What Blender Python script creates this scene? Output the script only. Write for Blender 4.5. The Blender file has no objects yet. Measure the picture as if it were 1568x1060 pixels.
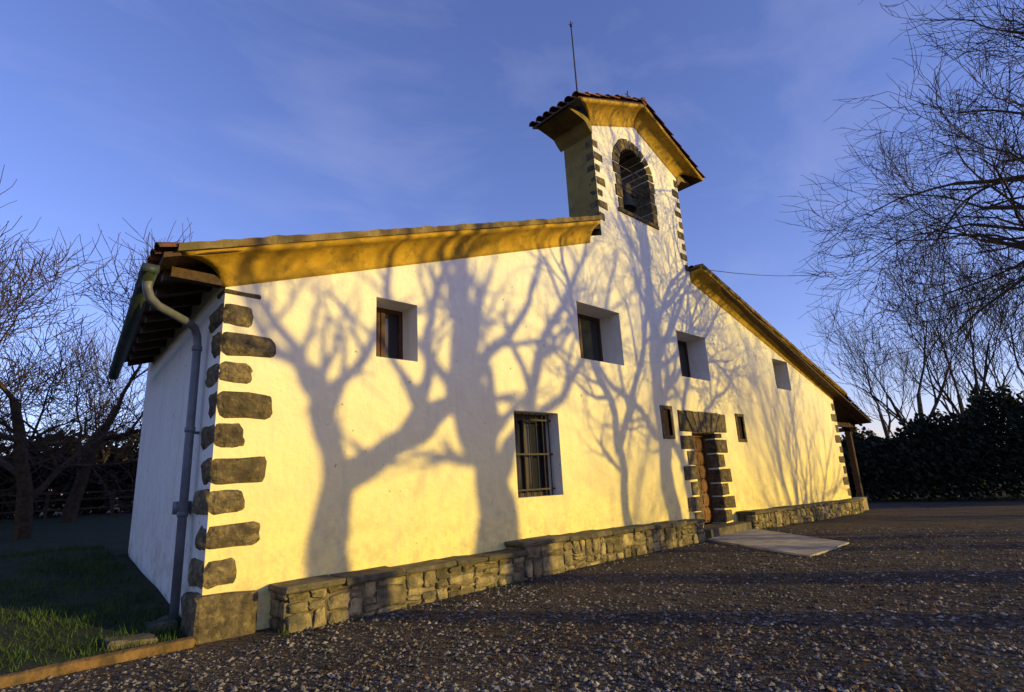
import bpy, bmesh, math, random
import numpy as np
from mathutils import Vector, Matrix, noise
from mathutils.geometry import tessellate_polygon
random.seed(7); np.random.seed(7)
S=bpy.context.scene
S.view_settings.view_transform='Standard'; S.view_settings.look='None'; S.view_settings.exposure=0
AZ=math.radians(30); EL=math.radians(9)
TA=math.tan(AZ); K=math.tan(EL)/math.cos(AZ)

# ---------------------------------------------------------------- materials
def mat(name,c1,c2,scale=5,rough=.85,bump=.2,bscale=40,detail=6,c3=None,s3=1.5,metal=0,island=0,bdist=.02,ramp=(.35,.65)):
    m=bpy.data.materials.new(name); m.use_nodes=True; nt=m.node_tree; N=nt.nodes; L=nt.links
    b=N['Principled BSDF']; b.inputs['Roughness'].default_value=rough; b.inputs['Metallic'].default_value=metal
    try: b.inputs['Specular IOR Level'].default_value=.25
    except: pass
    tc=N.new('ShaderNodeTexCoord')
    n=N.new('ShaderNodeTexNoise'); n.inputs['Scale'].default_value=scale; n.inputs['Detail'].default_value=detail
    L.new(tc.outputs['Object'],n.inputs['Vector'])
    r=N.new('ShaderNodeValToRGB'); r.color_ramp.elements[0].position=ramp[0]; r.color_ramp.elements[1].position=ramp[1]
    r.color_ramp.elements[0].color=(*c1,1); r.color_ramp.elements[1].color=(*c2,1)
    L.new(n.outputs['Fac'],r.inputs['Fac']); out=r.outputs['Color']
    if c3:
        n3=N.new('ShaderNodeTexNoise'); n3.inputs['Scale'].default_value=s3; n3.inputs['Detail'].default_value=8
        n3.inputs['Roughness'].default_value=.7
        L.new(tc.outputs['Object'],n3.inputs['Vector'])
        r3=N.new('ShaderNodeValToRGB'); r3.color_ramp.elements[0].position=.5; r3.color_ramp.elements[1].position=.68
        r3.color_ramp.elements[0].color=(0,0,0,1); r3.color_ramp.elements[1].color=(1,1,1,1)
        L.new(n3.outputs['Fac'],r3.inputs['Fac'])
        mx=N.new('ShaderNodeMixRGB'); mx.inputs['Color2'].default_value=(*c3,1)
        L.new(r3.outputs['Color'],mx.inputs['Fac']); L.new(out,mx.inputs['Color1']); out=mx.outputs['Color']
    if island:
        g=N.new('ShaderNodeNewGeometry'); mr=N.new('ShaderNodeMapRange')
        mr.inputs['To Min'].default_value=1-island; mr.inputs['To Max'].default_value=1+island
        L.new(g.outputs['Random Per Island'],mr.inputs['Value'])
        mx=N.new('ShaderNodeVectorMath'); mx.operation='SCALE'
        L.new(out,mx.inputs[0]); L.new(mr.outputs['Result'],mx.inputs['Scale']); out=mx.outputs['Vector']
    L.new(out,b.inputs['Base Color'])
    if bump:
        nb=N.new('ShaderNodeTexNoise'); nb.inputs['Scale'].default_value=bscale; nb.inputs['Detail'].default_value=8
        L.new(tc.outputs['Object'],nb.inputs['Vector'])
        bp=N.new('ShaderNodeBump'); bp.inputs['Strength'].default_value=bump; bp.inputs['Distance'].default_value=bdist
        L.new(nb.outputs['Fac'],bp.inputs['Height']); L.new(bp.outputs['Normal'],b.inputs['Normal'])
    return m

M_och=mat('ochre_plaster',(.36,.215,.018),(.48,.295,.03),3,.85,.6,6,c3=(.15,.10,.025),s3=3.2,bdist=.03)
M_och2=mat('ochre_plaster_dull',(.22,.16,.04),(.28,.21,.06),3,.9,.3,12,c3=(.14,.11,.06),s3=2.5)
M_rake=mat('lichened_mortar',(.11,.09,.04),(.24,.18,.075),4,.95,.8,18,c3=(.14,.06,.028),s3=3)
M_stone=mat('brown_sandstone',(.055,.045,.028),(.13,.10,.058),7,.92,1,20,c3=(.23,.18,.08),s3=9,island=.35,bdist=.04)
M_rub=mat('rubble_stone',(.11,.092,.05),(.29,.23,.11),6,.92,.9,25,c3=(.07,.07,.05),s3=5,island=.5,bdist=.03)
M_mort=mat('mortar',(.09,.075,.045),(.18,.145,.085),9,.95,.8,30)
M_slab=mat('slab_stone',(.055,.047,.034),(.13,.108,.066),6,.9,.9,25,c3=(.05,.055,.03),s3=4,island=.3)
M_tile=mat('clay_tile',(.13,.05,.022),(.27,.11,.045),6,.9,.4,30,c3=(.07,.065,.045),s3=5,island=.4)
M_wood=mat('dark_wood',(.04,.024,.013),(.085,.048,.026),12,.75,.3,40)
M_door=mat('door_wood',(.085,.036,.012),(.18,.078,.025),8,.5,.3,50)
M_shut=mat('window_wood',(.06,.025,.014),(.10,.04,.02),8,.6,.2,50)
M_iron=mat('iron',(.02,.018,.016),(.05,.035,.03),20,.6,.2,60)
M_pipe=mat('galvanised_pipe',(.11,.12,.14),(.17,.18,.20),5,.5,.1,20,metal=.2)
M_gut=mat('green_gutter',(.03,.045,.045),(.05,.07,.07),5,.5,.1,20)
M_bark=mat('bark',(.035,.026,.018),(.075,.056,.038),10,.95,.5,30)
M_barkw=mat('bark_warm',(.035,.023,.014),(.08,.05,.026),10,.95,.5,30)
M_conc=mat('concrete',(.28,.25,.20),(.42,.38,.30),3,.9,.4,50,c3=(.19,.165,.125),s3=2)
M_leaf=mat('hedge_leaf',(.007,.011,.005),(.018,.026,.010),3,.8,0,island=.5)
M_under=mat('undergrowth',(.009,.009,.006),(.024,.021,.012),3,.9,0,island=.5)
M_grass=mat('grass_blade',(.020,.046,.008),(.048,.085,.013),2,.8,0,island=.4)
M_peb=mat('pebbles',(.06,.055,.052),(.20,.18,.155),3,.8,0,island=.75)
M_dead=mat('dead_leaf',(.07,.035,.014),(.18,.09,.03),3,.8,0,island=.5)
M_bell=mat('bronze',(.06,.06,.04),(.10,.09,.06),8,.5,.1,30,metal=.7)
M_hill=mat('hill',(.05,.06,.06),(.07,.08,.08),.05,.95,0)
m=bpy.data.materials.new('glass_pane'); m.use_nodes=True
m.node_tree.nodes['Principled BSDF'].inputs['Base Color'].default_value=(.015,.018,.022,1)
m.node_tree.nodes['Principled BSDF'].inputs['Roughness'].default_value=.08
M_glass=m

def wallmat(name,lowc,lowamt):
    m=bpy.data.materials.new(name); m.use_nodes=True; nt=m.node_tree;N=nt.nodes;L=nt.links;b=N['Principled BSDF']
    b.inputs['Roughness'].default_value=.9; b.inputs['Specular IOR Level'].default_value=.15
    tc=N.new('ShaderNodeTexCoord')
    sp=N.new('ShaderNodeSeparateXYZ'); L.new(tc.outputs['Object'],sp.inputs[0])
    def nz(sc,d=6,r=.6,vec=None):
        n=N.new('ShaderNodeTexNoise');n.inputs['Scale'].default_value=sc;n.inputs['Detail'].default_value=d;n.inputs['Roughness'].default_value=r
        L.new(vec or tc.outputs['Object'],n.inputs['Vector']);return n.outputs['Fac']
    def mr(v,a,b_,c,d):
        q=N.new('ShaderNodeMapRange');L.new(v,q.inputs['Value'])
        for k,x in zip(('From Min','From Max','To Min','To Max'),(a,b_,c,d)):q.inputs[k].default_value=x
        return q.outputs['Result']
    def mix(f,a,c):
        q=N.new('ShaderNodeMixRGB');L.new(f,q.inputs['Fac'])
        if isinstance(a,tuple): q.inputs['Color1'].default_value=(*a,1)
        else: L.new(a,q.inputs['Color1'])
        q.inputs['Color2'].default_value=(*c,1);return q.outputs['Color']
    def mul(a,c):
        q=N.new('ShaderNodeMath');q.operation='MULTIPLY';L.new(a,q.inputs[0]);L.new(c,q.inputs[1]);return q.outputs[0]
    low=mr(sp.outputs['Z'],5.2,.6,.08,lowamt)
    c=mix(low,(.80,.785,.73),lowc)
    blot=mr(nz(1.1,8,.7),.45,.75,0,.35)
    c=mix(blot,c,(.60,.54,.40))
    dirt=mul(mr(sp.outputs['Z'],1.9,.2,0,1),mr(nz(3.5,8,.7),.45,.68,0,.8))
    c=mix(dirt,c,(.34,.29,.18))
    mp=N.new('ShaderNodeMapping');mp.inputs['Scale'].default_value=(3.5,3.5,.35);L.new(tc.outputs['Object'],mp.inputs['Vector'])
    streak=mr(nz(1.5,6,.6,mp.outputs['Vector']),.54,.78,0,.45)
    c=mix(streak,c,(.48,.45,.38))
    spots=mr(nz(11,2,.5),.71,.75,0,.75)
    c=mix(spots,c,(.24,.19,.12))
    L.new(c,b.inputs['Base Color'])
    b1=N.new('ShaderNodeBump');b1.inputs['Strength'].default_value=.7;b1.inputs['Distance'].default_value=.08;L.new(nz(1.8,3),b1.inputs['Height'])
    b2=N.new('ShaderNodeBump');b2.inputs['Strength'].default_value=.55;b2.inputs['Distance'].default_value=.018;L.new(nz(28,8,.7),b2.inputs['Height'])
    L.new(b1.outputs['Normal'],b2.inputs['Normal']);L.new(b2.outputs['Normal'],b.inputs['Normal'])
    return m
M_wall=wallmat('white_render',(.82,.67,.22),.95)  # lower front yellow: wall tint plus warm sunlight put into the colour
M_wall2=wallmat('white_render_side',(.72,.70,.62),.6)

def groundmat():
    m=bpy.data.materials.new('gravel_ground'); m.use_nodes=True; nt=m.node_tree;N=nt.nodes;L=nt.links;b=N['Principled BSDF']
    b.inputs['Roughness'].default_value=.95; b.inputs['Specular IOR Level'].default_value=.15
    tc=N.new('ShaderNodeTexCoord')
    v=N.new('ShaderNodeTexVoronoi');v.inputs['Scale'].default_value=34;L.new(tc.outputs['Object'],v.inputs['Vector'])
    n=N.new('ShaderNodeTexNoise');n.inputs['Scale'].default_value=.8;n.inputs['Detail'].default_value=9;n.inputs['Roughness'].default_value=.7;L.new(tc.outputs['Object'],n.inputs['Vector'])
    r=N.new('ShaderNodeValToRGB');e=r.color_ramp.elements
    e[0].position=.35;e[0].color=(.040,.038,.039,1);e[1].position=.7;e[1].color=(.12,.088,.058,1)
    L.new(n.outputs['Fac'],r.inputs['Fac'])
    sv=N.new('ShaderNodeSeparateXYZ');L.new(v.outputs['Color'],sv.inputs[0])
    q=N.new('ShaderNodeMapRange');L.new(sv.outputs[0],q.inputs['Value']);q.inputs['To Min'].default_value=.4;q.inputs['To Max'].default_value=1.8
    sc=N.new('ShaderNodeVectorMath');sc.operation='SCALE';L.new(r.outputs['Color'],sc.inputs[0]);L.new(q.outputs['Result'],sc.inputs['Scale'])
    sp=N.new('ShaderNodeSeparateXYZ');L.new(tc.outputs['Object'],sp.inputs[0])
    f=N.new('ShaderNodeMapRange');L.new(sp.outputs['X'],f.inputs['Value']);f.inputs['From Min'].default_value=33;f.inputs['From Max'].default_value=35
    mx=N.new('ShaderNodeMixRGB');L.new(f.outputs['Result'],mx.inputs['Fac']);L.new(sc.outputs['Vector'],mx.inputs['Color1']);mx.inputs['Color2'].default_value=(.03,.04,.015,1)
    L.new(mx.outputs['Color'],b.inputs['Base Color'])
    b1=N.new('ShaderNodeBump');b1.inputs['Strength'].default_value=1;b1.inputs['Distance'].default_value=.025;b1.invert=True;L.new(v.outputs['Distance'],b1.inputs['Height'])
    n2=N.new('ShaderNodeTexNoise');n2.inputs['Scale'].default_value=4;n2.inputs['Detail'].default_value=9;n2.inputs['Roughness'].default_value=.65;L.new(tc.outputs['Object'],n2.inputs['Vector'])
    b2=N.new('ShaderNodeBump');b2.inputs['Strength'].default_value=1;b2.inputs['Distance'].default_value=.16;L.new(n2.outputs['Fac'],b2.inputs['Height'])
    L.new(b2.outputs['Normal'],b1.inputs['Normal']);L.new(b1.outputs['Normal'],b.inputs['Normal'])
    return m
M_ground=groundmat()
M_lawn=mat('lawn',(.014,.024,.008),(.032,.045,.013),4,.95,.9,30,c3=(.04,.03,.017),s3=3,bdist=.05)

# ---------------------------------------------------------------- mesh helpers
class Acc:
    def __init__(s): s.v=[]; s.f=[]
    def add(s,vs,fs):
        o=len(s.v); s.v.extend(vs); s.f.extend([tuple(i+o for i in f) for f in fs])
    def box(s,x0,x1,y0,y1,z0,z1):
        s.add([(x0,y0,z0),(x1,y0,z0),(x1,y1,z0),(x0,y1,z0),(x0,y0,z1),(x1,y0,z1),(x1,y1,z1),(x0,y1,z1)],
              [(0,3,2,1),(4,5,6,7),(0,1,5,4),(1,2,6,5),(2,3,7,6),(3,0,4,7)])
    def stone(s,x0,x1,y0,y1,z0,z1,r=.03,jit=.012,skew=.03,n=5):
        cx,cy,cz=(x0+x1)/2,(y0+y1)/2,(z0+z1)/2; h=[(x1-x0)/2,(y1-y0)/2,(z1-z0)/2]
        r=min(r,*[q*.95 for q in h])
        ax=[[-q,-(q-r),0,q-r,q] for q in h]
        off={(i,j):(random.uniform(-skew,skew),random.uniform(-skew,skew)) for i in(0,1) for j in(0,1)}
        idx={};vs=[];fs=[]
        def g(i,j,k):
            if (i,j,k) in idx: return idx[(i,j,k)]
            p=[ax[0][i],ax[1][j],ax[2][k]]
            q=[max(-(h[a]-r),min(h[a]-r,p[a])) for a in range(3)]
            d=[p[a]-q[a] for a in range(3)]; l=math.sqrt(sum(t*t for t in d))
            if l>1e-6: p=[q[a]+d[a]/l*r for a in range(3)]
            u=(p[0]/h[0]+1)/2; w=(p[2]/h[2]+1)/2
            dx=sum(off[(a,b)][0]*(u if a else 1-u)*(w if b else 1-w) for a in(0,1) for b in(0,1))
            dz=sum(off[(a,b)][1]*(u if a else 1-u)*(w if b else 1-w) for a in(0,1) for b in(0,1))
            vs.append((cx+p[0]+dx+random.uniform(-jit,jit),cy+p[1]+random.uniform(-jit,jit)*.6,cz+p[2]+dz+random.uniform(-jit,jit)))
            idx[(i,j,k)]=len(vs)-1; return len(vs)-1
        for a in range(4):
            for b in range(4):
                fs.append((g(a,b,0),g(a,b+1,0),g(a+1,b+1,0),g(a+1,b,0)))
                fs.append((g(a,b,4),g(a+1,b,4),g(a+1,b+1,4),g(a,b+1,4)))
                fs.append((g(a,0,b),g(a+1,0,b),g(a+1,0,b+1),g(a,0,b+1)))
                fs.append((g(a,4,b),g(a,4,b+1),g(a+1,4,b+1),g(a+1,4,b)))
                fs.append((g(0,a,b),g(0,a,b+1),g(0,a+1,b+1),g(0,a+1,b)))
                fs.append((g(4,a,b),g(4,a+1,b),g(4,a+1,b+1),g(4,a,b+1)))
        s.add(vs,fs)
    def tube(s,pts,rads,n=6,cap=True):
        P=[Vector(p) for p in pts]; vs=[];fs=[]
        up=None
        for i,p in enumerate(P):
            t=(P[min(i+1,len(P)-1)]-P[max(i-1,0)])
            if t.length<1e-9: t=Vector((0,0,1))
            t.normalize()
            if up is None: up=t.orthogonal().normalized()
            else:
                up=up-t*up.dot(t)
                up=up.normalized() if up.length>1e-5 else t.orthogonal().normalized()
            w=t.cross(up); r=rads[i] if hasattr(rads,'__len__') else rads
            for k in range(n):
                a=2*math.pi*k/n; q=p+(up*math.cos(a)+w*math.sin(a))*r; vs.append((q.x,q.y,q.z))
        for i in range(len(P)-1):
            for k in range(n):
                k2=(k+1)%n; fs.append((i*n+k,i*n+k2,(i+1)*n+k2,(i+1)*n+k))
        if cap: fs.append(tuple(range(n-1,-1,-1))); fs.append(tuple((len(P)-1)*n+k for k in range(n)))
        s.add(vs,fs)
    def obj(s,name,m,parent=None,smooth=False):
        me=bpy.data.meshes.new(name); me.from_pydata(s.v,[],s.f); me.update()
        o=bpy.data.objects.new(name,me); S.collection.objects.link(o)
        me.materials.append(m)
        if smooth:
            me.polygons.foreach_set('use_smooth',[True]*len(me.polygons))
        if parent: o.parent=parent
        return o
def empty(name):
    e=bpy.data.objects.new(name,None); S.collection.objects.link(e); return e
def fixn(o):
    bm=bmesh.new(); bm.from_mesh(o.data); bmesh.ops.recalc_face_normals(bm,faces=bm.faces); bm.to_mesh(o.data); bm.free()

# ---------------------------------------------------------------- ground
def sm(a,b,x):
    t=max(0,min(1,(x-a)/(b-a))); return t*t*(3-2*t)
def gz(x,y):
    z=.05
    if x>14: z-=min(.025*(x-14),.55)
    if y>0:
        z+=(min(.1*y,.6)+min(max(y-6,0)*.03,.5))*(1-sm(8,16,x))
    return z
def axis(lo,hi):
    a=[lo,lo*.5,lo*.25,lo*.12]; 
    a+=list(np.arange(-40,60.1,1.0)); a+=[hi*.12,hi*.25,hi*.5,hi]
    return sorted(set(round(float(q),3) for q in a))
xs=axis(-900,900); ys=axis(-900,900)
A=Acc()
vs=[(x,y,gz(x,y)+.02*noise.noise(Vector((x*.4,y*.4,0)))) for x in xs for y in ys]
ny=len(ys); fs=[(i*ny+j,(i+1)*ny+j,(i+1)*ny+j+1,i*ny+j+1) for i in range(len(xs)-1) for j in range(ny-1)]
A.add(vs,fs); A.obj('ground',M_ground,smooth=True)
A=Acc()
lx=[-80,-50,-30,-20,-14,-10,-7]+list(np.arange(-5,1.91,.3))+[1.93,4.0]; ly=list(np.arange(-.02,8,.3))+[9,11,13,16,20,25,32,45,70]
vs=[(x,y,gz(x,y)+.05+.03*noise.noise(Vector((x*.9,y*.9,0)))-(.3 if x>3 and y<5.4 else 0)) for x in lx for y in ly]
ny=len(ly); fs=[(i*ny+j,(i+1)*ny+j,(i+1)*ny+j+1,i*ny+j+1) for i in range(len(lx)-1) for j in range(ny-1) if not (i==len(lx)-2 and j==0)]
A.add(vs,fs); A.obj('lawn',M_lawn,smooth=True)
A=Acc()
for i in range(34000):
    y=random.uniform(-.05,7); x=random.uniform(-3.5,1.95)
    if noise.noise(Vector((x*1.3,y*1.3,4)))<-.15 and random.random()<.85: continue
    z=gz(x,y)+.04; h=random.uniform(.03,.11)*(1+.6*noise.noise(Vector((x*3,y*3,9)))); a=random.uniform(0,6.28); w=.006
    lx_,ly_=random.uniform(-.05,.05),random.uniform(-.05,.05)
    A.add([(x-w*math.cos(a),y-w*math.sin(a),z),(x+w*math.cos(a),y+w*math.sin(a),z),(x+lx_,y+ly_,z+h)],[(0,1,2)])
for i in range(2200):
    x=random.choice((random.uniform(2.6,12),random.uniform(14.5,23.5))); y=-.47-abs(random.gauss(0,.05))
    if noise.noise(Vector((x*1.1,0,7)))<.05: continue
    z=gz(x,y); h=random.uniform(.02,.07); a=random.uniform(0,6.28); w=.006
    A.add([(x-w*math.cos(a),y-w*math.sin(a),z),(x+w*math.cos(a),y+w*math.sin(a),z),(x+random.uniform(-.04,.04),y+random.uniform(-.05,.02),z+h)],[(0,1,2)])
A.obj('grass',M_grass)
A=Acc(); x=1.85
while x>-9:
    l=random.uniform(1.2,2.2); A.stone(x-l,x,-.20,-.06,.0,.16+random.uniform(-.015,.01),.025,.012,.012); x-=l+.015
A.obj('timber_kerb',mat('kerb_wood',(.08,.05,.022),(.20,.12,.045),7,.95,1,24,c3=(.045,.04,.022),s3=6))
A=Acc(); A.stone(1.15,1.62,.15,.5,.05,.17,.04,.012,.03); A.stone(1.6,1.85,.5,1.0,.05,.2,.04,.012,.03)
A.obj('loose_stone',M_slab)
A=Acc()
A.add([(12.0,-.45,.0),(14.45,-.45,.0),(12.35,-3.2,.0),(10.3,-3.2,.0),(12.0,-.45,.085),(14.45,-.45,.085),(12.35,-3.2,.075),(10.3,-3.2,.075)],
 [(4,7,6,5),(0,4,5,1),(1,5,6,2),(2,6,7,3),(3,7,4,0)])
A.obj('concrete_path',M_conc)
def pebbles(n,region,smin,smax,name,m,flat=.6):
    A=Acc()
    for i in range(n):
        x,y=region()
        s=smin+(smax-smin)*random.random()**4; a=random.uniform(0,6.28)
        z=gz(x,y)+s*.25
        ca,sa=math.cos(a),math.sin(a)
        b=[(1,0,0),(0,1,0),(-1,0,0),(0,-1,0),(.2,.1,1),(0,0,-.6)]
        vs=[]
        for p in b:
            px,py,pz=[q*random.uniform(.6,1.1) for q in p]; px+=random.uniform(-.15,.15);py+=random.uniform(-.15,.15)
            vs.append((x+s*(px*ca-py*sa*.8),y+s*(px*sa+py*ca*.8),z+s*pz*flat))
        A.add(vs,[(0,1,4),(1,2,4),(2,3,4),(3,0,4),(1,0,5),(2,1,5),(3,2,5),(0,3,5)])
    return A.obj(name,m)
def reg():
    while True:
        d=3.6+13*random.random()**1.6; a=math.radians(random.uniform(-8,93))
        x=d*math.sin(a); y=-7+d*math.cos(a)
        if not (y<-.5 or (x<1.8 and y<-.22)): continue
        if -3.2<y<-.4 and x>12.0+(y+.45)*.62-.02 and x<14.45+(y+.45)*.76+.02: continue
        return x,y
pebbles(50000,reg,.007,.038,'gravel',M_peb)
A=Acc()
for i in range(5000):
    x,y=reg()
    if noise.noise(Vector((x*.5,y*.5,2)))<.05 and random.random()<.85: continue
    z=gz(x,y)+.012+random.random()*.02; s=random.uniform(.010,.034); a=random.uniform(0,6.28)
    ca,sa=math.cos(a)*s,math.sin(a)*s
    t=random.uniform(-.02,.02)
    A.add([(x+ca,y+sa,z+t),(x-sa*.5,y+ca*.5,z+.01),(x-ca,y-sa,z-t),(x+sa*.5,y-ca*.5,z)],[(0,1,2),(0,2,3)])
A.obj('fallen_leaves',M_dead)

# ---------------------------------------------------------------- chapel
CH=empty('stone_chapel')
def lineL(x): return 4.013+.353*(x-1.94)
def lineR(x): return 6.69-.263*(x-13.69)
def roofL(x): return 4.43+.356*(x-1.94)
def roofR(x):
    z=7.08-.265*(x-13.6)
    if x>24.1: z-=.06*(x-24.1)
    return z
RX=11.5
def rect(x0,x1,z0,z1): return [(x0,z0),(x1,z0),(x1,z1),(x0,z1)]
W=[('win',4.01,4.73,3.39,4.30,.48),('win',8.69,10.19,3.91,5.135,.62),('win',12.64,14.14,3.90,5.11,.62),('win',18.6,19.85,4.06,5.06,.62)]
GR=(6.71,7.86,1.255,2.74,.42)
SM=[(11.53,11.86,2.40,3.02,.12),(15.36,15.70,2.37,3.0,.12)]
DR=(12.76,13.92,.10,2.50,.38)
acx,arz,ar=11.5,9.2,.66
arch=[(acx-ar,7.93),(acx+ar,7.93)]+[(acx+ar*math.cos(math.pi*i/16),arz+ar*math.sin(math.pi*i/16)) for i in range(17)]
holes=[rect(*w[1:5]) for w in W]+[rect(*GR[:4])]+[rect(*s[:4]) for s in SM]+[rect(*DR[:4])]
depths=[w[5] for w in W]+[GR[4]]+[s[4] for s in SM]+[DR[4]]
outline=[(1.94,-.3),(23.95,-.5),(23.95,lineR(23.95)+.28),(13.75,lineR(13.75)+.3),(13.75,9.85),(11.76,10.66),(9.82,9.85),(9.82,6.95),(9.35,6.80),(1.94,4.36)]
A=Acc()
def polyface(loops,y,flip=False):
    L=[[Vector((p[0],p[1],0)) for p in l] for l in loops]
    tri=tessellate_polygon(L); flat=[p for l in loops for p in l]
    A.add([(p[0],y,p[1]) for p in flat],[tuple(t) if not flip else tuple(reversed(t)) for t in tri])
polyface([outline]+holes+[arch],0.0)
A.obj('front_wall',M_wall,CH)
A=Acc()
def strip(loop,y0,y1,skip=()):
    n=len(loop)
    for i in range(n):
        if i in skip: continue
        a,b=loop[i],loop[(i+1)%n]
        A.add([(a[0],y0,a[1]),(b[0],y0,b[1]),(b[0],y1,b[1]),(a[0],y1,a[1])],[(0,1,2,3)])
for h,d in zip(holes,depths): strip(h,0,d)
yb=5.5; xb=1.94+.045*yb
A.add([(1.94,0,-.3),(1.94,0,4.36),(xb,yb,4.2),(xb,yb,-.3)],[(0,1,2,3)])
A.add([(23.95,0,-.5),(23.95,0,4.2),(23.95,yb,4.1),(23.95,yb,-.5)],[(0,1,2,3)])
A.add([(xb,yb,-.3),(xb,yb,4.2),(RX,yb,7.3),(23.95,yb,4.1),(23.95,yb,-.5)],[(0,1,2,3,4)])
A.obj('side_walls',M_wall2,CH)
A=Acc(); strip(arch,0.0,.9)
polyface([[(9.82,6.5),(13.75,6.5),(13.75,9.85),(11.76,10.66),(9.82,9.85)],arch],.9,True)
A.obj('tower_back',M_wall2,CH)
A=Acc()
for x in (9.82,13.75): A.add([(x,0,6.5),(x,.9,6.5),(x,.9,9.9),(x,0,9.9)],[(0,1,2,3)])
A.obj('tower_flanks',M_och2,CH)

def cove(p0,p1,ml,mr_,out=.35,hgt=.34,name='cornice',segs=60,wob=.018):
    A=Acc(); prof=[]
    for i in range(9):
        t=math.pi/2*i/8; prof.append((.006+(out-.006)*(1-math.cos(t)),hgt*math.sin(t)))
    prof+=[(out+.02,hgt+.07),(0,hgt+.09)]
    prof.insert(0,(-.04,0.0)); prof[-1]=(-.04,hgt+.09)
    n=len(prof)
    for s in range(segs+1):
        f=s/segs
        for (o,z) in prof:
            q=max(0,o)/out
            x0=p0[0]-ml*q; x1=p1[0]+mr_*q
            x=x0+(x1-x0)*f
            sl=(p1[1]-p0[1])/(p1[0]-p0[0])
            zz=p0[1]+sl*(x-p0[0])+z
            w=wob*noise.noise(Vector((x*1.2,z*3,o)))*2*q
            A.v.append((x,-o+w*.6,zz+w))
    for s in range(segs):
        for k in range(n):
            k2=(k+1)%n; a=s*n
            A.f.append((a+k,a+k2,a+n+k2,a+n+k))
    A.f.append(tuple(range(n))); A.f.append(tuple(segs*n+k for k in range(n-1,-1,-1)))
    o=A.obj(name,M_och,CH); fixn(o)
    o.data.polygons.foreach_set('use_smooth',[len(p.vertices)==4 for p in o.data.polygons])
    return o
cove((1.90,lineL(1.90)),(9.36,lineL(9.36)),.52,-.05)
cove((13.78,lineR(13.78)),(24.0,lineR(24.0)),0,.45,hgt=.3)
cove((9.80,9.84),(11.76,10.66),.84,0,.38,.42,'tower_cornice',16,.006)
cove((11.76,10.66),(13.77,9.84),0,.84,.38,.42,'tower_cornice',16,.006)
A=Acc()
def rake(x0,x1,f,y0,y1,h0,h1):
    n=90;b=len(A.v)
    for i in range(n+1):
        x=x0+(x1-x0)*i/n; w=.030*noise.noise(Vector((x*2.3,1,5)))+.028*noise.noise(Vector((x*7,1,5)))
        A.v+= [(x,y0+w,f(x)+h0),(x,y0-.01+w,f(x)+h1+w),(x,y1,f(x)+h1+.03+w),(x,y1,f(x)+h0)]
    for i in range(n):
        a=b+i*4
        for k in range(4): A.f.append((a+k,a+(k+1)%4,a+4+(k+1)%4,a+4+k))
    A.f.append((b,b+1,b+2,b+3)); e=b+n*4; A.f.append((e+3,e+2,e+1,e))
rake(1.32,9.33,roofL,-.405,-.16,-.02,.075)
rake(13.80,24.5,roofR,-.395,-.16,-.02,.07)
fixn(A.obj('rake_edge',M_rake,CH))
A=Acc()
for sgn,xw in ((-1,9.82),(1,13.75)):
    pr=[(0,9.62),(.12,9.72),(.25,9.86),(.5,9.90),(.84,9.94),(.84,10.02),(0,10.02)]
    n=len(pr)
    for y in (-.02,1.0):
        for o,z in pr: A.v.append((xw+sgn*o,y,z))
    b=len(A.v)-2*n
    for k in range(n): A.f.append((b+k,b+(k+1)%n,b+n+(k+1)%n,b+n+k))
    A.f.append(tuple(b+k for k in range(n)));A.f.append(tuple(b+n+k for k in range(n)))
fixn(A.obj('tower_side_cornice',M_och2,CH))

def tiles(acc,xe,ze,xr,zr,y,r=.11,droop=0.0,first=0):
    L=math.hypot(xr-xe,zr-ze); n=max(1,int(L/.42)); ux,uz=(xr-xe)/L,(zr-ze)/L; nx,nz=-uz*(1 if ux>0 else -1),abs(ux)
    for i in range(n):
        a=i*L/n; b=(i+1)*L/n+.05
        jy=random.uniform(-.015,.015); jz=random.uniform(0,.018)
        if i==0: a+=random.uniform(-.03,.03)
        vs=[];N=6
        for (t,rr,lift) in ((a-.02,r*1.05,.03),(b,r*.82,.0)):
            for k in range(N+1):
                an=math.pi*k/N; oy=math.cos(an)*rr; oh=math.sin(an)*rr*.75+lift+jz
                vs.append((xe+ux*t+nx*oh,y+jy+oy,ze+uz*t+nz*oh))
            for k in range(N,-1,-1):
                an=math.pi*k/N; oy=math.cos(an)*(rr-.018); oh=math.sin(an)*(rr-.018)*.75+lift+jz
                vs.append((xe+ux*t+nx*oh,y+jy+oy,ze+uz*t+nz*oh))
        m=2*(N+1); fs=[(k,(k+1)%m,m+(k+1)%m,m+k) for k in range(m)]
        fs+=[(k,m-1-k,m-2-k,k+1) for k in range(N)]
        acc.add(vs,fs)
T=Acc(); D=Acc()
def deck(xe0,ze0,xe1,ze1,xr,zr0,zr1,y0,y1,th=.06):
    vs=[(xe0,y0,ze0),(xr,y0,zr0),(xr,y1,zr1),(xe1,y1,ze1)]
    D.add(vs+[(a,b,c-th) for a,b,c in vs],[(0,1,2,3),(7,6,5,4),(0,4,5,1),(1,5,6,2),(2,6,7,3),(3,7,4,0)])
deck(1.20,roofL(1.20),1.66,roofL(1.66)-.25,9.34,roofL(9.34),roofL(9.34)-.25,-.34,5.0+.2)
deck(9.34,roofL(9.34)-.03,9.34,roofL(9.34)-.25,RX,roofL(RX)-.1,roofL(RX)-.3,.02,5.2)
deck(27.3,roofR(27.3),27.3,roofR(27.3)-.1,13.76,roofR(13.76),roofR(13.76)-.2,-.33,5.2)
deck(13.76,roofR(13.76),13.76,roofR(13.76)-.2,RX,roofR(RX)-.1,roofR(RX)-.3,.02,5.2)
y=-.08
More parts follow.
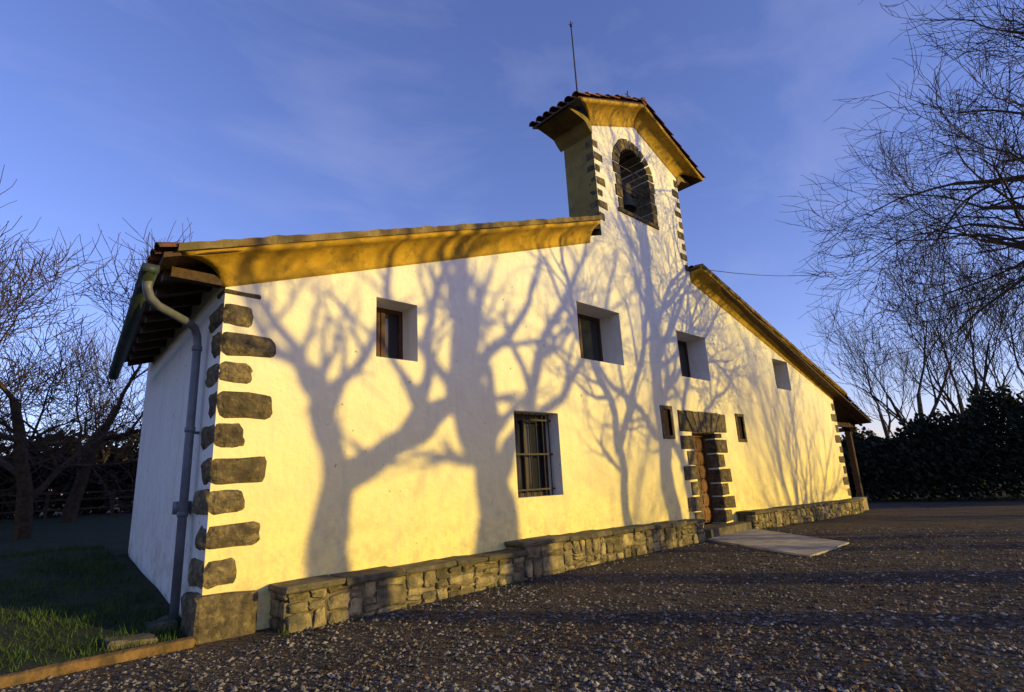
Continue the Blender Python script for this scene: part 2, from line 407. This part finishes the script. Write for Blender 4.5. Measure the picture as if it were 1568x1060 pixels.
while y<5.2:
    f=max(0,y)/5.2; xe=1.15+.10*max(0,y); xr=9.36 if y<.1 else (9.8 if y<.95 else RX)
    tiles(T,xe,roofL(xe)-.25*f,xr,roofL(xr)-.25*f,y)
    xr=13.78 if y<.95 else RX
    tiles(T,27.4,roofR(27.4)-.1*f,xr,roofR(xr)-.2*f,y)
    y+=.235
tiles(T,1.15,roofL(1.15),1.60,roofL(1.60),-.27); tiles(T,27.4,roofR(27.4),24.5,roofR(24.5),-.27,.09)
y=-.36
while y<1.1:
    tiles(T,8.86,9.99,11.76,11.22,y,.10); tiles(T,14.66,9.99,11.76,11.22,y,.10); y+=.235
for i in range(4): 
    T.tube([(11.76,-.42+i*.38,11.24),(11.76,-.02+i*.38,11.26)],[.12,.10],10)
T.obj('roof_tiles',M_tile,CH)
deck(8.9,9.98,8.9,9.98,11.76,11.20,11.20,-.39,1.08,.05); deck(14.62,9.98,14.62,9.98,11.76,11.20,11.20,-.39,1.08,.05)
D.obj('roof_deck',M_wood,CH)
A=Acc()
for i in range(9):
    y=.15+i*.6; x0=1.28+.10*y
    z0=roofL(x0)-.25*y/5.2-.07; x1=2.1+.045*y; z1=roofL(x1)-.25*y/5.2-.07
    A.add([(x0,y-.05,z0-.12),(x0,y+.05,z0-.12),(x0,y+.05,z0),(x0,y-.05,z0),(x1,y-.05,z1-.14),(x1,y+.05,z1-.14),(x1,y+.05,z1),(x1,y-.05,z1)],
          [(0,1,2,3),(0,4,5,1),(1,5,6,2),(2,6,7,3),(3,7,4,0)])
A.box(1.35,1.90,-.02,.10,4.02,4.14)
A.obj('rafter_tails',M_wood,CH)
A=Acc()
g0=Vector((1.10,-.30,4.00)); g1=Vector((1.60,5.1,3.78)); n=8; vs=[];fs=[]
for P in (g0,g1):
    for rr in (.085,.075):
        for k in range(n+1):
            an=math.pi+math.pi*k/n; vs.append((P.x+rr*math.cos(an),P.y,P.z+rr*math.sin(an)))
m_=2*(n+1)
for k in range(n): fs.append((k,k+1,m_+k+1,m_+k)); fs.append((n+1+k,m_+n+1+k,m_+n+2+k,n+2+k)); fs.append((k,n+1+k,n+2+k,k+1))
A.add(vs,fs); A.box(1.02,1.18,-.312,-.30,3.92,4.01)
A.obj('gutter',M_gut,CH,True)
A=Acc()
A.tube([(1.13,.0,3.93),(1.14,.02,3.84),(1.18,.05,3.75),(1.27,.12,3.69),(1.42,.25,3.67),(1.70,.55,3.66),(1.80,.66,3.63),(1.85,.72,3.54),(1.86,.72,3.4),(1.86,.72,2.0),(1.86,.72,.1)],.050,12)
for z in (3.38,2.35,1.35): A.tube([(1.86,.72,z-.03),(1.86,.72,z+.03)],.060,12)
A.box(1.83,1.96,.69,.75,2.3,2.33); A.box(1.8,1.96,.80,.95,1.35,1.5)
A.obj('downpipe',M_pipe,CH,True)

# quoins
A=Acc()
z=.56; i=0
while z<3.80:
    h=random.uniform(.28,.33); long=(i%2==1)
    L=random.uniform(.58,.68) if long else random.uniform(.34,.42)
    L2=.34 if long else .55
    A.stone(1.91,1.94+L,-.035,L2,z,z+h,.09,.014,.03)
    z+=h+random.uniform(.05,.07); i+=1
A.stone(1.92,2.38,-.02,.3,3.93,3.99,.03,.006,.01)
A.stone(1.85,2.50,-.12,.45,-.05,.50,.06,.016,.02)
z=.4;i=0
while z<3.7:
    h=random.uniform(.26,.32); L=.62 if i%2 else .34
    A.stone(23.97-L,23.98,-.018,.4,z,z+h,.05,.008,.02); z+=h+.10; i+=1
for sgn,xc in ((1,9.82),(-1,13.75)):
    z=7.35 if sgn>0 else 6.95;i=0
    while z<9.55:
        h=random.uniform(.2,.25); L=.36 if i%2 else .2
        a,b=(xc-.012,xc+L) if sgn>0 else (xc-L,xc+.012)
        A.stone(a,b,-.016,.25,z,z+h,.04,.006,.015); z+=h+.10;i+=1
def wedge(pts,y0,y1):
    n=len(pts); c=(sum(p[0] for p in pts)/n,sum(p[1] for p in pts)/n)
    pts=[(p[0]+random.uniform(-.010,.010),p[1]+random.uniform(-.010,.010)) for p in pts]
    q=[(c[0]+(p[0]-c[0])*.92,c[1]+(p[1]-c[1])*.92) for p in pts]
    y0+=random.uniform(-.012,.006)
    vs=[(p[0],y0+.02,p[1]) for p in pts]+[(p[0],y0,p[1]) for p in q]+[(p[0],y1,p[1]) for p in pts]
    fs=[tuple(range(n,2*n))]+[(k,(k+1)%n,n+(k+1)%n,n+k) for k in range(n)]+[(k,2*n+k,2*n+(k+1)%n,(k+1)%n) for k in range(n)]
    A.add(vs,fs)
nv=11
for k in range(nv):
    a0=math.pi*k/nv+.02; a1=math.pi*(k+1)/nv-.02; ri=ar-.012; ro=.92+random.uniform(-.02,.02)
    wedge([(acx+ri*math.cos(a0),arz+ri*math.sin(a0)),(acx+ro*math.cos(a0),arz+ro*math.sin(a0)),(acx+ro*math.cos(a1),arz+ro*math.sin(a1)),(acx+ri*math.cos(a1),arz+ri*math.sin(a1))],-.025,.88)
for sgn in (-1,1):
    z=7.93
    for k in range(4):
        h=.31; o=.93 if k%2 else .86
        a,b=sorted((acx+sgn*(ar-.012),acx+sgn*o))
        wedge([(a,z+.01),(b,z+.01),(b,z+h-.01),(a,z+h-.01)],-.025,.88); z+=h+.008
wedge([(acx-.9,7.83),(acx+.9,7.83),(acx+.9,7.92),(acx-.9,7.92)],-.04,.9)
for sgn,xe in ((-1,12.76),(1,13.92)):
    z=.28;i=0
    while z<2.42:
        h=min(random.uniform(.28,.34),2.49-z); L=.58 if i%2 else .34
        a,b=sorted((xe-sgn*.012,xe+sgn*L))
        wedge([(a,z),(b,z+random.uniform(-.02,.02)),(b,z+h),(a,z+h)],-.03,.37); z+=h+.04;i+=1
xs_b=[12.80,13.02,13.22,13.46,13.66,13.90]; xt=[12.45,12.83,13.16,13.52,13.85,14.25]
wedge([(12.2,2.52),(12.76,2.52),(12.41,3.02),(12.2,3.02)],-.03,.36)
for k in range(5): wedge([(xs_b[k]+.015 if k else 12.80,2.505),(xs_b[k+1]-.015,2.505),(xt[k+1]-.025,3.03),(xt[k]+.025,3.03)],-.034,.37)
wedge([(13.94,2.52),(14.6,2.52),(14.6,3.02),(14.29,3.02)],-.03,.36)
qo=A.obj('quoins',M_stone,CH,False); 

A=Acc(); B=Acc()
for (x0,x1,z0,z1,d) in SM:
    A.box(x0-.09,x0,-.02,.1,z0-.08,z1+.08);A.box(x1,x1+.09,-.02,.1,z0-.08,z1+.08)
    A.box(x0,x1,-.02,.1,z1,z1+.08);A.box(x0,x1,-.02,.1,z0-.08,z0)
    B.box(x0+.002,x1-.002,.07,.11,z0,z1)
    for k in range(3): B.tube([(x0+(k+1)*(x1-x0)/4,.03,z0),(x0+(k+1)*(x1-x0)/4,.03,z1)],.01,6)
A.obj('niche_frames',M_stone,CH); B.obj('niche_doors',M_shut,CH)

A=Acc(); G=Acc()
for (_,x0,x1,z0,z1,d) in W:
    y=d-.06; w=.07
    A.box(x0,x0+w,y,y+.05,z0,z1);A.box(x1-w,x1,y,y+.05,z0,z1);A.box(x0+w,x1-w,y,y+.05,z0,z0+w);A.box(x0+w,x1-w,y,y+.05,z1-w,z1)
    xm=(x0+x1)/2; A.box(xm-.035,xm+.035,y-.004,y+.05,z0+w,z1-w)
    n=4
    for k in range(n):
        a=x0+w+(xm-.035-x0-w)*k/n; b=x0+w+(xm-.035-x0-w)*(k+1)/n
        A.box(a+.004,b-.004,y+.012,y+.04,z0+w,z1-w)
    G.box(xm+.035,x1-w,y+.02,y+.03,z0+w,z1-w)
A.obj('window_frames',M_shut,CH); G.obj('window_glass',M_glass,CH)
A=Acc(); x0,x1,z0,z1,d=GR
n=7
for k in range(n):
    x=x0+.07+(x1-x0-.14)*k/(n-1); A.tube([(x,.20,z0),(x,.20,z1)],.012,8)
    A.tube([(x,.20,z1-.22),(x,.20,z1-.20)],.022,8)
for z in (z0+.12,z0+.5*(z1-z0),z1-.12): A.box(x0,x1,.190,.210,z-.015,z+.015)
A.obj('window_grate',M_iron,CH)
A=Acc();A.box(x0,x0+.07,.34,.40,z0,z1);A.box(x1-.07,x1,.34,.40,z0,z1);A.box(x0+.07,x1-.07,.34,.40,z0,z0+.07);A.box(x0+.07,x1-.07,.34,.40,z1-.07,z1)
xm=(x0+x1)/2;A.box(xm-.03,xm+.03,.337,.40,z0+.07,z1-.07)
A.obj('grated_window_frame',M_iron,CH)
A=Acc();A.box(x0,x1,.401,.41,z0,z1);A.obj('grated_window_glass',M_glass,CH)
A=Acc(); x0,x1,z0,z1,d=DR; z0=.30; y=.33
A.box(x0,x1,y,y+.04,z0,z1)
A.box(x0,x0+.07,y-.05,y,z0,z1);A.box(x1-.07,x1,y-.05,y,z0,z1);A.box(x0+.07,x1-.07,y-.05,y,z1-.08,z1)
xm=(x0+x1)/2;A.box(xm-.025,xm+.025,y-.045,y,z0,z1-.08)
for (a,b) in ((x0+.07,xm-.025),(xm+.025,x1-.07)):
    for k in range(6):
        za=z0+.06+k*.345; zb=za+.285
        A.box(a+.05,b-.05,y-.02,y,za,zb)
        A.box(a+.10,b-.10,y-.035,y-.02,za+.05,zb-.05)
A.obj('door',M_door,CH)
A=Acc()
for (a,b) in ((x0+.07,xm-.025),(xm+.025,x1-.07)):
    for k in range(7):
        for t in (.12,.5,.88):
            z=z0+.03+k*.345
            if z<z1-.1: A.tube([(a+(b-a)*t,y-.03,z),(a+(b-a)*t,y+.0,z)],[.014,.018],8)
A.tube([(xm+.08,y-.07,1.3),(xm+.08,y-.07,1.45)],.015,8)
A.obj('door_studs',M_iron,CH)
A=Acc();A.stone(12.3,14.4,-.42,.36,.0,.26,.02,.006,.008);A.obj('door_step',M_slab,CH)

A=Acc(); prof=[(.30,0),(.285,.03),(.25,.12),(.21,.25),(.19,.36),(.16,.44),(.08,.50),(0.001,.51)]
n=20; cx,cy,cz=11.62,.45,8.35
for r,z in prof:
    for k in range(n): A.v.append((cx+r*math.cos(2*math.pi*k/n),cy+r*math.sin(2*math.pi*k/n),cz+z))
for i in range(len(prof)-1):
    for k in range(n): A.f.append((i*n+k,i*n+(k+1)%n,(i+1)*n+(k+1)%n,(i+1)*n+k))
A.tube([(cx,cy,cz-.06),(cx,cy,cz+.3)],[.04,.015],8)
A.obj('bell',M_bell,CH,True)
A=Acc();A.stone(cx-.28,cx+.28,cy-.09,cy+.09,8.86,9.16,.03,.004,.02);A.tube([(acx-.66,cy,8.9),(acx+.66,cy,8.9)],.025,8)
A.tube([(acx-.66,.12,9.3),(acx+.66,.12,9.3)],.018,6);A.tube([(acx-.66,.12,8.75),(acx+.66,.12,8.75)],.018,6)
A.obj('bell_yoke',M_iron,CH)
A=Acc();A.tube([(9.40,0,10.1),(9.40,0,12.5),(9.40,0,12.66)],[.02,.016,.006],8)
for k in range(4):
    a=k*math.pi/2+.4; A.tube([(9.4,0,12.52),(9.4+.07*math.cos(a),.07*math.sin(a),12.6)],[.012,.004],6)
A.tube([(9.4,0,12.48),(9.4,0,12.56)],.03,8)
A.obj('lightning_rod',M_iron,CH)
A=Acc();A.tube([(11.5,-.1,11.2),(11.5,-.1,11.62)],.015,6);A.tube([(11.38,-.1,11.48),(11.62,-.1,11.48)],.013,6)
A.obj('cross_finial',M_iron,CH)
A=Acc();p0=Vector((13.8,.5,7.35));p1=Vector((45,2.94,15.8))
A.tube([tuple(p0.lerp(p1,t/12)-Vector((0,0,.6*4*(t/12)*(1-t/12)))) for t in range(13)],.012,5)
A.obj('overhead_wire',M_iron)
A=Acc()
for yy in (.25,4.6):
    A.box(26.2,26.4,yy,yy+.2,-.4,roofR(26.3)-.35)
    A.box(23.9,27.2,yy+.02,yy+.18,3.05,3.22)
A.box(26.2,26.4,.0,5.1,2.88,3.04)
for k in range(8):
    y=.0+k*.7; xs_=(23.9,27.2)
    A.add([(x,y+dy,roofR(x)-.07-.1*max(0,y)/5.2-dz) for x in xs_ for dy,dz in ((0,0),(.09,0),(.09,.12),(0,.12))],[(0,1,2,3),(0,4,5,1),(1,5,6,2),(2,6,7,3),(3,7,4,0),(4,7,6,5)])
A.obj('porch_timbers',M_wood,CH)
A=Acc();A.stone(24.1,26.2,.1,.5,-.5,.25,.04,.01,.02);A.obj('porch_plinth',M_rub,CH)

# ---------------------------------------------------------------- stone benches
def bench(x0,x1,top0,top1,bot,name,yf=-.45):
    E=empty(name); C=Acc(); R=Acc(); P=Acc()
    C.add([(x0+.03,yf+.03,bot),(x1-.03,yf+.03,bot),(x1-.03,-.003,bot),(x0+.03,-.003,bot),(x0+.03,yf+.03,top0-.06),(x1-.03,yf+.03,top1-.06),(x1-.03,-.003,top1-.06),(x0+.03,-.003,top0-.06)],
          [(0,3,2,1),(4,5,6,7),(0,1,5,4),(1,2,6,5),(2,3,7,6),(3,0,4,7)])
    C.obj('mortar_core',M_mort,E)
    def tp(x): return top0+(top1-top0)*(x-x0)/(x1-x0)
    x=x0
    while x<x1-.05:
        w=min(random.choice((.18,.25,.33,.42,.5))*random.uniform(.85,1.15),x1-x); zz=bot+random.uniform(0,.06); t=tp(x)-.065
        while zz<t-.03:
            h=random.choice((.06,.09,.13,.18,.24))*random.uniform(.9,1.1)
            if t-zz-h<.05: h=t-zz
            g=.008
            if w>.3 and random.random()<.6:
                s=random.uniform(.35,.65)*w
                R.stone(x+g,x+s-g,yf-random.uniform(0,.02),yf+.2,zz+g,zz+h-g,.035,.012,.022)
                R.stone(x+s+g,x+w-g,yf-random.uniform(0,.02),yf+.2,zz+g,zz+h-g,.035,.012,.022)
            else: R.stone(x+g,x+w-g,yf-random.uniform(-.01,.02),yf+.2,zz+g,zz+h-g,.04,.013,.024)
            zz+=h
        x+=w
    for xe in (x0-.02,x1-.13):
        zz=bot
        while zz<tp(xe)-.1:
            h=random.uniform(.12,.2); h=min(h,tp(xe)-.07-zz); yy=yf+.02
            while yy<-.05:
                l=min(random.uniform(.15,.3),-.01-yy); R.stone(xe,xe+.15,yy+.01,yy+l,zz+.006,zz+h-.006,.03,.008,.01); yy+=l
            zz+=h
    x=x0-.05
    while x<x1:
        w=min(random.uniform(.5,1.1),x1+.04-x); a=tp(x+w/2)
        P.stone(x+.004,x+w-.004,yf-.05+random.uniform(-.02,.02),-.004,a-.065,a+.004+random.uniform(-.005,.012),.02,.008,.012); x+=w
    R.obj('rubble',M_rub,E); P.obj('cap_slabs',M_slab,E)
bench(2.68,6.35,.52,.48,-.1,'stone_bench')
bench(6.38,11.95,.60,.50,-.1,'stone_bench')
bench(14.55,23.6,.48,.30,-.45,'stone_bench')

# ---------------------------------------------------------------- trees
def grow(A,p,d,r,L,lvl,mx,up=.12,wob=.22,nch=(3,5),spread=(28,62),lr=(.55,.78),rmin=.004,rk=(.5,.75)):
    n=5 if lvl<3 else 4
    pts=[p.copy()];rs=[r];dd=d.normalized()
    for i in range(n):
        dd=(dd+Vector((random.gauss(0,wob),random.gauss(0,wob),random.gauss(0,wob)+up))*.6).normalized()
        pts.append(pts[-1]+dd*L/n); rs.append(max(rmin*.6,r*(1-.55*(i+1)/n)))
    A.tube([tuple(q) for q in pts],rs,7 if lvl==0 else 5 if lvl<3 else 3,cap=False)
    if lvl>=mx: return
    k=random.randint(*nch)
    for c in range(k):
        t=.3+.7*(c+random.random()*.7)/k if c<k-1 else 1.0
        t=min(t,1.0); fi=t*n; i0=min(int(fi),n-1); q=pts[i0].lerp(pts[i0+1],fi-i0)
        base=(pts[i0+1]-pts[i0]).normalized()
        ang=math.radians(random.uniform(*spread)) if c<k-1 else math.radians(random.uniform(5,25))
        ax=Matrix.Rotation(random.uniform(0,6.283),3,base)@base.orthogonal()
        nd=Matrix.Rotation(ang,3,ax)@base
        rr=max(rmin,(r*(1-.55*t))*random.uniform(*rk))
        grow(A,q,nd,rr,L*random.uniform(*lr),lvl+1,mx,up,wob,nch,spread,lr,rmin,rk)
def limb(A,pts,kids,mx=4,l=1.6,up=.1,nch=(2,4),wig=.08):
    P=[Vector(p[:3]) for p in pts]; R=[p[3] for p in pts]; out=[];ro=[]
    for i in range(len(P)-1):
        a=P[max(i-1,0)];b=P[i];c=P[i+1];d=P[min(i+2,len(P)-1)]
        for j in range(5):
            t=j/5
            q=.5*((2*b)+(c-a)*t+(2*a-5*b+4*c-d)*t*t+(3*b-a-3*c+d)*t**3)
            q=q+Vector((noise.noise(q*1.6),noise.noise(q*1.6+Vector((9,0,0))),noise.noise(q*1.6+Vector((0,9,0)))))*wig*2
            out.append(q);ro.append((R[i]+(R[i+1]-R[i])*t)*(1+.12*noise.noise(q*3)))
    out.append(P[-1]);ro.append(R[-1])
    A.tube([tuple(q) for q in out],ro,9,cap=False)
    for k in range(kids):
        t=.3+.7*(k+random.random())/kids; i=min(int(t*(len(out)-1)),len(out)-2)
        base=(out[i+1]-out[i]).normalized()
        ax=Matrix.Rotation(random.uniform(0,6.283),3,base)@base.orthogonal()
        nd=Matrix.Rotation(math.radians(random.uniform(30,65)),3,ax)@base
        grow(A,out[i],nd,ro[i]*random.uniform(.45,.7),l*random.uniform(.7,1.3),1,mx,up,.28,nch,rk=(.55,.8),rmin=.007)
def shadow_pts(s,pts,yj=.0):
    return [(X+s*TA,-s+yj*i,Z+s*K,r) for i,(X,Z,r) in enumerate(pts)]
A=Acc(); s=13
limb(A,shadow_pts(s,[(3.6,-2.7,.30),(3.5,.4,.26),(3.6,1.4,.23),(4.2,2.0,.20),(5.1,2.55,.17),(5.9,3.2,.14),(6.7,4.0,.11),(7.6,4.9,.07),(8.2,6,.03)],-.1),8,3,1.6,nch=(2,3))
limb(A,shadow_pts(s,[(3.52,.9,.18),(3.3,2.0,.15),(3.0,2.6,.12),(2.75,2.9,.10),(2.4,3.4,.07),(1.6,4.3,.04)],.15),6,3,1.2,nch=(2,3))
limb(A,shadow_pts(s,[(3.33,1.9,.11),(3.15,3.0,.09),(2.8,3.5,.07),(2.4,4.2,.05),(2.2,5,.03)],-.2),5,3,1.1,nch=(2,3))
limb(A,shadow_pts(s,[(3.1,2.5,.10),(3.7,3.3,.08),(3.9,4.2,.06),(3.6,5.4,.04)],.25),5,3,1.2,nch=(2,3))
limb(A,shadow_pts(s,[(4.0,1.8,.11),(4.8,3.0,.10),(4.7,4.1,.08),(5.2,5.4,.05)],.2),5,3,1.2,nch=(2,3))
A.obj('bare_tree',M_bark)
A=Acc(); s=16
limb(A,shadow_pts(s,[(6.25,-3.4,.46),(6.15,.5,.42),(6.05,1.5,.31),(5.5,2.3,.20),(5.3,3.2,.16),(5.2,4.2,.12),(4.7,5.5,.07)],.1),7,3,1.6,nch=(2,3))
limb(A,shadow_pts(s,[(6.08,1.2,.24),(6.0,2.6,.19),(6.0,3.8,.16),(5.9,5.4,.11),(6.2,7,.05)],-.2),7,3,1.6,nch=(2,3))
limb(A,shadow_pts(s,[(6.1,1.4,.2),(6.9,2.6,.15),(7.2,3.8,.12),(7.9,5,.09),(8.6,6.5,.05)],.3),8,4,1.6,nch=(2,3))
limb(A,shadow_pts(s,[(6.6,2.1,.13),(7.7,2.9,.11),(8.6,3.7,.09),(9.4,4.9,.07),(10.1,6.6,.04)],.1),8,4,1.5,nch=(2,3))
A.obj('bare_tree',M_bark)
A=Acc(); s=9
limb(A,shadow_pts(s,[(9.7,-1.9,.14),(9.65,.5,.12),(9.55,2.2,.11),(9.1,3.5,.09),(8.4,4.8,.07),(7.9,6.4,.03)],.1),9,4,1.4)
limb(A,shadow_pts(s,[(9.57,2.0,.10),(10.4,3.4,.09),(11.1,5.2,.08),(11.5,7.2,.06),(11.3,9.2,.03)],.2),11,4,1.5)
A.obj('bare_tree',M_bark)
A=Acc(); s=12
limb(A,shadow_pts(s,[(12.35,-2.3,.18),(12.25,.8,.14),(12.1,1.8,.13),(11.0,2.4,.11),(9.9,3.1,.09),(8.9,3.7,.07),(8.0,4.6,.05),(7.4,5.8,.03)],.1),9,4,1.3)
limb(A,shadow_pts(s,[(12.15,1.6,.10),(12.4,3.2,.09),(13.1,4.6,.07),(13.2,6.4,.04)],.2),9,4,1.4)
limb(A,shadow_pts(s,[(12.2,1.4,.08),(13.4,2.8,.07),(14.8,3.6,.06),(16.2,4.5,.03)],-.2),8,4,1.4)
A.obj('bare_tree',M_bark)
# near tree whose crown hangs in at the upper right
A=Acc()
limb(A,[(17.3,-9.9,-.1,.30),(17.2,-9.8,2.5,.25),(17.0,-9.6,5,.22),(17.0,-9.3,7.5,.16),(16.8,-8.9,10,.10),(16.8,-8.3,12.5,.05)],6,5,2.4)
for d,z,l,r in (((-.25,.85,.35),5.6,3.8,.10),((-.0,.9,.55),6.6,4.1,.10),((.25,.85,.4),5.0,4.4,.10),((-.3,.65,.8),7.5,3.6,.09),((.1,.95,.10),5.7,4.0,.08),((-.1,.95,.0),5.0,3.8,.07),((.5,.8,.5),7.0,4.4,.09),((-.1,.8,.9),8.6,3.6,.08)):
    grow(A,Vector((17.0,-9.4,z)),Vector(d),r,l,1,5,.02,.27,(4,5),(22,55),(.52,.72),.008,(.5,.72))
A.obj('bare_tree',M_bark)
def gentree(h,r,mx,nch=(4,5),up=.14,rmin=.008,mat_=M_bark,name='bare_tree',spread=(25,55),wob=.16,lr=(.62,.8)):
    A=Acc(); grow(A,Vector((0,0,-.2)),Vector((random.uniform(-.1,.1),random.uniform(-.1,.1),1)),r,h*.42,0,mx,up,wob,nch,spread,lr,rmin)
    return A.obj(name,mat_)
def place(o,x,y,s=1,rot=0):
    o.location=(x,y,gz(x,y)-.05); o.scale=(s,s,s); o.rotation_euler=(0,0,rot)
def inst(o,x,y,s,rot):
    c=bpy.data.objects.new('bare_tree',o.data); S.collection.objects.link(c); place(c,x,y,s,rot)
tA=gentree(11,.20,4); place(tA,25.4,-12.2,.8,1)
tB=gentree(13,.22,5,(3,4),.20,.013,spread=(20,46),wob=.18); place(tB,46,1.6,1.25,0)
tC=gentree(13,.20,5,(3,4),.22,.013,spread=(20,46),wob=.18); place(tC,47,-1.4,1.3,2)
tD=gentree(13,.22,5,(3,4),.20,.013,spread=(22,50),wob=.2); place(tD,45,-4.6,1.2,2)
inst(tD,51,4.6,1.2,2.2); inst(tB,54,.0,1.3,4.5); inst(tC,50,-8,1.4,.5); inst(tC,52,-3,1.2,5)
inst(tC,33,15.5,.95,3.3)
tL=gentree(8.6,.20,5,(4,5),.10,.010,M_barkw,spread=(30,65),wob=.2); place(tL,1.0,11.0,1.0,0)
inst(tL,-3.4,15,1.15,2.5); inst(tL,-.4,19,1.3,4.4); inst(tL,2.4,17,1.2,1.4); inst(tB,-8,24,.8,1.2); inst(tC,4.0,24,.7,5.2)
# extra unseen trees toward the sun, added to shade the ground
inst(tA,30,-20,1.1,2); inst(tD,22,-24,.85,3); inst(tD,38,-17,.8,5); inst(tC,34,-27,1,.3)

def hedge(name,x0,x1,y0,y1,hfun,n,size,m=M_leaf,rough=.3):
    A=Acc()
    for i in range(n):
        x=random.uniform(x0,x1);y=random.uniform(y0,y1);H=hfun(x,y)*(1+rough*noise.noise(Vector((x*.45,y*.45,1)))+rough*.5*noise.noise(Vector((x*1.6,y*1.6,3))))
        t=random.random()**.6
        ex=min(x-x0,x1-x)/(x1-x0)*2; ey=min(y-y0,y1-y)/min(y1-y0,4)
        H*=min(1,.45+.8*max(0,min(ex,ey))**.5)
        z=gz(x,y)+H*t; s=size*random.uniform(.4,1.2)
        a=Vector((random.gauss(0,1),random.gauss(0,1),random.gauss(0,1))).normalized(); b=a.orthogonal().normalized(); c=a.cross(b)
        p=Vector((x,y,z))
        A.add([tuple(p+b*s),tuple(p+c*s*.5),tuple(p-b*s),tuple(p-c*s*.5)],[(0,1,2,3)])
    A.obj(name,m)
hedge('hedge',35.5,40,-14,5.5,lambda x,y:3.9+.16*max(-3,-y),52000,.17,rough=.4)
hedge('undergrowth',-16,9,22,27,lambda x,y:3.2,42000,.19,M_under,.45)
A=Acc(); x=-12
while x<7:
    A.box(x,x+.1,20,20.1,.9,2.1); x+=2
for z in (1.4,1.75,2.0): A.box(-12,7,20.02,20.07,z,z+.06)
A.obj('wooden_fence',M_wood)
A=Acc(); n=40
for i in range(n+1):
    a=math.radians(-40+170*i/n); R=600; h=8+10*noise.noise(Vector((i*.25,0,0)))
    A.v+= [(R*math.sin(a),R*math.cos(a),-2),(R*1.1*math.sin(a),R*1.1*math.cos(a),h)]
for i in range(n): A.f.append((2*i,2*i+2,2*i+3,2*i+1))
A.obj('distant_hill',M_hill)

# ---------------------------------------------------------------- light & sky
w=bpy.data.worlds.new('World'); S.world=w; w.use_nodes=True; nt=w.node_tree; N=nt.nodes;L=nt.links
bg=N['Background']; sky=N.new('ShaderNodeTexSky'); sky.sky_type='NISHITA'; sky.sun_disc=False
sky.sun_elevation=EL; sky.sun_rotation=math.radians(150); sky.air_density=1.0; sky.dust_density=.3; sky.ozone_density=2.5
tint=N.new('ShaderNodeMixRGB'); tint.blend_type='MULTIPLY'; tint.inputs['Fac'].default_value=1; tint.inputs['Color2'].default_value=(2.1,1.75,2.6,1)
L.new(sky.outputs['Color'],tint.inputs['Color1'])
tc=N.new('ShaderNodeTexCoord'); mp=N.new('ShaderNodeMapping'); mp.inputs['Scale'].default_value=(1.2,3.5,6); mp.inputs['Rotation'].default_value=(0,.35,.6)
L.new(tc.outputs['Generated'],mp.inputs['Vector'])
nz=N.new('ShaderNodeTexNoise'); nz.inputs['Scale'].default_value=1.5; nz.inputs['Detail'].default_value=5; nz.inputs['Roughness'].default_value=.55; nz.inputs['Distortion'].default_value=.3
L.new(mp.outputs['Vector'],nz.inputs['Vector'])
rp=N.new('ShaderNodeValToRGB'); rp.color_ramp.elements[0].position=.5; rp.color_ramp.elements[0].color=(0,0,0,1); rp.color_ramp.elements[1].position=.9; rp.color_ramp.elements[1].color=(.16,.16,.16,1)
L.new(nz.outputs['Fac'],rp.inputs['Fac'])
mx=N.new('ShaderNodeMixRGB'); mx.inputs['Color2'].default_value=(7,7,8.5,1)
L.new(rp.outputs['Color'],mx.inputs['Fac']); L.new(tint.outputs['Color'],mx.inputs['Color1'])
L.new(mx.outputs['Color'],bg.inputs['Color']); bg.inputs['Strength'].default_value=.12
sd=bpy.data.lights.new('sun','SUN'); sd.energy=5; sd.angle=math.radians(.5); sd.color=(1,.73,.14)
so=bpy.data.objects.new('sun',sd); S.collection.objects.link(so)
dv=Vector((-math.sin(AZ)*math.cos(EL),math.cos(AZ)*math.cos(EL),-math.sin(EL)))
so.rotation_euler=dv.to_track_quat('-Z','Y').to_euler(); so.location=(20,-30,20)

# ---------------------------------------------------------------- camera
cd=bpy.data.cameras.new('camera'); cam=bpy.data.objects.new('camera',cd); S.collection.objects.link(cam); S.camera=cam
cd.sensor_width=36; cd.lens=19.515; cd.clip_end=3000; cd.clip_start=.05
R=Matrix(((.7274,-.1280,-.6742),(-.6842,-.2098,-.6984),(-.0520,.9693,-.2402)))
cam.matrix_world=Matrix.Translation((0,-7,1.5))@R.to_4x4()
